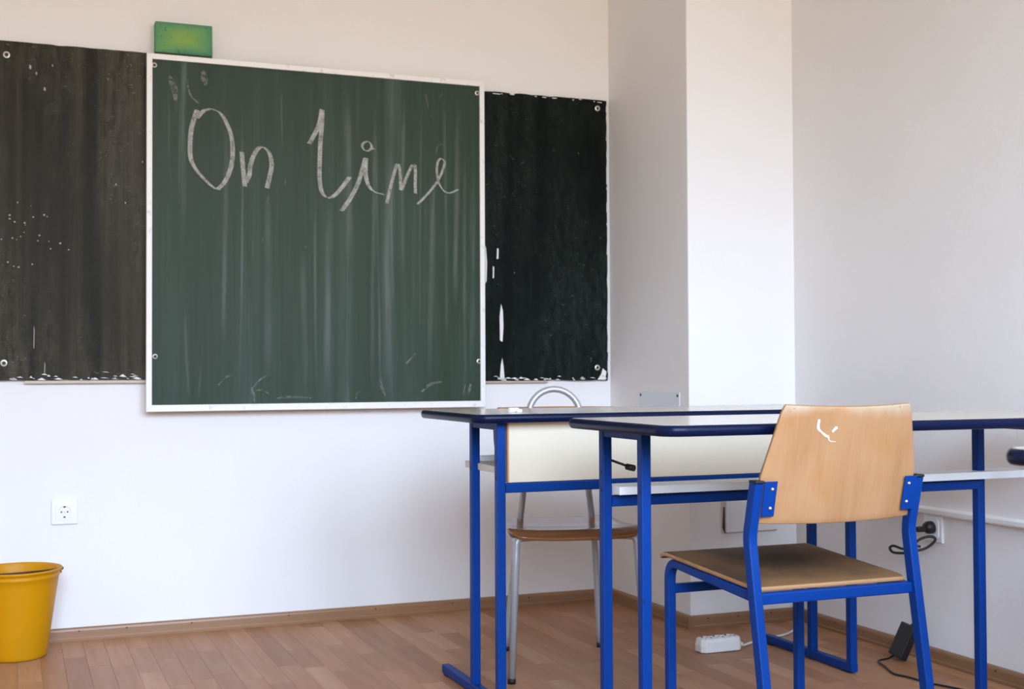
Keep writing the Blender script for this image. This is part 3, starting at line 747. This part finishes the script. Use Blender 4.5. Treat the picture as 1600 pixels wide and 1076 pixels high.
bar('front_bar', [(-hx*.89+.011, .19, .3715), (hx*.89-.011, .19, .3715)], .0085, .0105, M_blue, pc, ref=Vector((0, 1, 0)))
bar('rear_bar', [(-hx+.010, -.199, .4120), (hx-.010, -.199, .4120)], .010, .0115, M_blue, pc, ref=Vector((0, 1, 0)))
# seat
rows = []
NI, NJ = 26, 18
for i in range(NI):
    u = i/(NI-1)
    row = []
    yv = -.196+.398*u
    zc = .4295+.025*u
    if u > .93: zc -= .010*((u-.93)/.07)**2
    for j in range(NJ):
        q = 2*j/(NJ-1)-1
        hw = .1885 if u > .12 else .1885-.014*(1-u/.12)**2
        hw += .006*u
        xx = hw*q
        yy = yv
        if u < .12: hw = .1885-.012*(1-u/.12)**3; xx = hw*q
        row.append((xx, yy, zc-.006*math.exp(-((u-.45)/.25)**2)*(1-q*q)))
    rows.append(row)
slab('seat', rows, .0105, M_plyD, pc, M_plyEdge)
# backrest: trapezoid, bowed towards the rear, tilted
rows = []
NI, NJ = 16, 22; tilt = math.radians(13.5); nrm = Vector((0, -math.cos(tilt), -math.sin(tilt)))
for i in range(NI):
    v = i/(NI-1); z = .562+.2405*v; y = -.196-(z-.562)*math.tan(tilt)
    hw = .1895 if z < .660 else .1895-(z-.660)/.1425*.0345
    row = []
    for j in range(NJ):
        q = 2*j/(NJ-1)-1; hh = hw
        cz = 0
        if v > .94: hh -= .004*((v-.94)/.06)**2
        p = Vector((hh*q, y, z))+nrm*(.020*(1-q*q)-.006)
        row.append(tuple(p))
    rows.append(row)
br = slab('backrest', rows, .0105, M_plyL, pc, M_plyEdge)
# white paint marks on the back of the backrest
def on_back(a, b, lift):
    """a: -1..1 across, b: height z -> point just behind the rear face"""
    y = -.196-(b-.562)*math.tan(tilt); hw = .1895 if b < .660 else .1895-(b-.660)/.1425*.0345
    q = a/hw; p = Vector((a, y, b))+nrm*(.020*(1-q*q)-.006+.0105/2+lift); return p
M_mark = mat('white_paint', (.84, .83, .82), .6)
def paint(pts, wd):
    V, F = [], []; P = smooth_path([(a, 0, b) for a, b in pts], 5)
    for i, p in enumerate(P):
        t = (P[min(i+1, len(P)-1)]-P[max(i-1, 0)]).normalized(); n_ = Vector((-t.z, 0, t.x)); k = i/(len(P)-1)*(len(wd)-1)
        w_ = wd[int(k)]*(1-(k % 1))+wd[min(int(k)+1, len(wd)-1)]*(k % 1)
        for sgn in (1, -1):
            q = p+n_*w_*sgn; V.append(tuple(on_back(q.x, q.z, .0008)))
        if i: a = 2*i; F.append((a-2, a, a+1, a-1))
    me = bpy.data.meshes.new('paint_mark'); me.from_pydata(V, [], F); link('paint_mark', me, M_mark, pc)
paint([(-.080, .777), (-.080, .760), (-.072, .752), (-.062, .745), (-.052, .740)], [.0024, .0028, .0014, .0024, .0008])
paint([(-.056, .745), (-.053, .737), (-.048, .733), (-.036, .732)], [.0014, .0010, .0007, .0005])
paint([(-.047, .752), (-.040, .760), (-.037, .758)], [.0022, .0030, .0012])

# ------------------------------------------------------------------ grey tubular chair behind the far desk (faces the camera)
M_plyA = wood('plywood_orange', (.33, .14, .045), (.22, .085, .025), 0, .8, .22, .6)
tc_ = empty('teacher_chair', (-.605, -.93, 0), 'grey tubular chair with arched top and brown plywood seat, behind the far desk', 'chair', math.radians(-13))
# local: front = -y
rz_, ar = .0095, .0
arch = [(-.150, .215, .008), (-.128, .175, .30), (-.113, .155, .42), (-.092, .160, .60), (-.082, .170, .735)]
top = [(-.082+.082*(1-math.cos(a)), .172+.012*math.sin(a), .735+.083*math.sin(a)) for a in [math.pi*k/14 for k in range(1, 14)]]
right = [(-x, y, z) for x, y, z in arch[::-1]]
tube('back_frame', smooth_path(arch, 5)[:-1]+[Vector(arch[-1])]+[Vector(p) for p in top]+smooth_path(right, 5), .0100, M_grey, tc_, 14)
for s in (-1, 1):
    fl = tube('front_leg', fillet([(s*.196, -.205, .008), (s*.176, -.168, .36), (s*.174, -.166, .3985), (s*.11, -.135, .3985), (s*.07, -.09, .3985)], [.1, .05, .05], 8), .0105, M_grey, tc_, 14)
    cyl('foot_cap', (s*.1965, -.2055, 0), (s*.196, -.205, .014), .0118, M_rub, fl)
    cyl('foot_cap', (s*.1505, .2155, 0), (s*.150, .215, .014), .0112, M_rub, tc_)
    tube('side_rail', fillet([(s*.178, -.165, .392), (s*.172, 0, .392), (s*.128, .157, .395)], .1, 5), .0085, M_grey, tc_, 12)
rows = []
NI, NJ = 22, 18
for i in range(NI):
    u = i/(NI-1); row = []
    yv = -.185+.36*u; zc = .4135-.010*math.exp(-((u-.6)/.3)**2)
    if u < .14: zc -= .019*((.14-u)/.14)**1.5
    for j in range(NJ):
        q = 2*j/(NJ-1)-1; hw = .199-.030*u
        if u < .12: hw -= .032*((.12-u)/.12)**2
        row.append((hw*q, yv, zc+.008*abs(q)**3))
    rows.append(row)
slab('seat', rows, .0100, M_plyA, tc_)
rows = []
for i in range(10):
    v = i/9; z = .612+.151*v; row = []
    for j in range(22):
        q = 2*j/21-1; hw = .200-.016*(2*v-1)**4
        row.append((hw*q, .146+.035*(z-.612)/.15-.040*q*q, z))
    rows.append(row)
slab('backrest', rows, .0095, M_plyA, tc_)

# ------------------------------------------------------------------ bucket
M_yel = mat('yellow_plastic', (.60, .285, .003), .42, spec=.2); g = G(M_yel)
n = g.noise(g.coord((2, 2, 12)), 3, 4); n2 = g.noise(g.coord(), 6, 4)
sx = g.n('SeparateXYZ'); t_ = g.n('TexCoord'); g.l(t_.outputs['Generated'], sx.inputs[0])
c = g.mix(g.math('MULTIPLY', g.mask(n2, .45, .75), .5), (.53, .235, .001), (.38, .19, .004))
g.color(g.mix(g.math('MULTIPLY', g.mask(n, .62, .8), .25), c, (.58, .28, .006)))
bu = empty('bucket', (-2.132, -.185, 0), 'yellow plastic bucket on the floor at the left picture edge', 'bucket')
H = .272
prof = [(.0001, .004), (.080, .004), (.0845, .0), (.0885, .003), (.0905, .010)]
prof += [(.0905+.0335*k/12, .010+(.245-.010)*k/12) for k in range(1, 13)]
prof += [(.1265, .2475), (.1268, .252), (.1250, .2555), (.1262, .262), (.1335, .2655), (.1350, .269), (.1335, H), (.1290, H+.0005), (.1265, .268)]
prof += [(.1225-.034*k/12, .255-(.249)*k/12) for k in range(0, 13)]+[(.080, .0065), (.0001, .0065)]
lathe('body', prof, M_yel, bu, 64)
M_wire = mat('handle_wire', (.07, .03, .012), .5, .5)
R_ = .1265; yaw = math.radians(12)
pts = []
for k in range(0, 33):
    a = math.pi*k/32
    pts.append((R_*math.cos(a)*1.0, -.104*math.sin(a), .262+.010*math.sin(a)))
rot = Matrix.Rotation(yaw, 3, 'Z')
hd = tube('handle', [rot @ Vector(p) for p in pts], .0032, M_wire, bu, 8)
for s in (-1, 1):
    p = rot @ Vector((s*.128, 0, .259))
    box('ear', (p.x-.008, p.y-.010, p.z-.012), (p.x+.008, p.y+.010, p.z+.010), M_yel, bu, bevel=.003)
    q = rot @ Vector((s*.133, -.004, .262)); cyl('pivot', q, q+Vector((s*.004, -.004, 0)), .005, M_wire, bu)

# ------------------------------------------------------------------ power strip, white cable, power brick
ps = empty('power_strip', (-.093, -.945, 0), 'white three way power strip lying on the floor near the pillar', 'power strip')
M_psw = mat('power_strip_white', (.78, .77, .74), .35)
L2, Wb, Ht = .073, .030, .043
out_b = [(-L2+.012, -Wb), (L2-.014, -Wb), (L2, -Wb+.014), (L2, Wb-.014), (L2-.014, Wb), (-L2+.012, Wb), (-L2, Wb-.012), (-L2, -Wb+.012)]
V = []
for sc, z in ((1, .002), (1, .024), (.97, .034), (.90, Ht)):
    V += [(x*sc if sc > .95 else x*.95, y*(sc if sc > .95 else .80), z) for x, y in out_b]
k = 8; F = [tuple(range(k)), tuple(range(3*k, 4*k))]
for i in range(3):
    for j in range(k): F.append((i*k+j, i*k+(j+1) % k, (i+1)*k+(j+1) % k, (i+1)*k+j))
body = link('housing', mesh('housing', V, F), M_psw, ps, bevel=.003)
for x in (-.042, 0, .042):
    w_ = lathe('socket_well', [(.0185, Ht), (.0192, Ht+.0014), (.0178, Ht+.0018), (.0172, Ht+.0004), (.0001, Ht+.0004)], M_psw, ps, 24, loc=(x, 0, 0))
    for s in (-1, 1): cyl('pin_hole', (s*.0067, s*.0067, Ht+.0003), (s*.0067, s*.0067, Ht+.0008), .0032, M_pin, w_)
    for s in (-1, 1): cyl('earth_clip', (s*.0105, -s*.0105, Ht+.0003), (s*.0105, -s*.0105, Ht+.0022), .0036, M_pin, w_)
cyl('cable_gland', (L2-.004, 0, .015), (L2+.014, 0, .013), .0065, M_psw, ps)
cord('cable', [(L2+.010, 0, .013), (.100, .012, .006), (.150, .045, .0042), (.235, .080, .0042), (.330, .115, .0042), (.420, .190, .006), (.470, .252, .016), (.489, .270, .06), (.492, .272, .115)], .0036, M_psw, ps)

BO = Vector((.335, -1.264, 0)) - Vector((P2-.0128, -1.331, .402))     # adapter body, relative to the plug
bx = box('adapter_body', (-.014, -.030, 0), (.014, .030, .104), M_cap, pl, bevel=.004)
bx.rotation_euler = (math.radians(9), math.radians(22), 0); bx.location = BO+Vector((0, 0, .009))
rm = bx.rotation_euler.to_matrix()
def bp(x, y, z): return rm @ Vector((x, y, z)) + bx.location
V, F = [], []
for i in range(6):
    p = bp(0, -.012-.0008*i, .102+.005*i); q = bp(0, -.0125-.0008*i, .1055+.005*i)
    sweepVF([p, q], circ(.0095-.0009*i, 10), V, F, None)
o = link('strain_relief', mesh('strain_relief', V, F), M_cap, pl); o['kind'] = 'stuff'
cord('cord', [bp(0, -.012, .10), bp(0, -.016, .134), Vector((-.060, .022, -.210)), Vector((-.078, .012, -.105)), Vector((-.082, .0, -.066))], .0036, M_cap, pl)
cord('cord', [bp(0, .010, .004), bp(0, .014, -.008)+Vector((-.006, 0, 0.004)), BO+Vector((-.030, .005, .006)), BO+Vector((-.075, -.010, .006)), BO+Vector((-.100, -.075, .004)), BO+Vector((-.130, -.150, .004)), BO+Vector((-.118, -.205, .004)), BO+Vector((-.112, -.270, .004)), BO+Vector((-.085, -.345, .004)), BO+Vector((-.05, -.45, .004))], .0030, M_cap, pl)
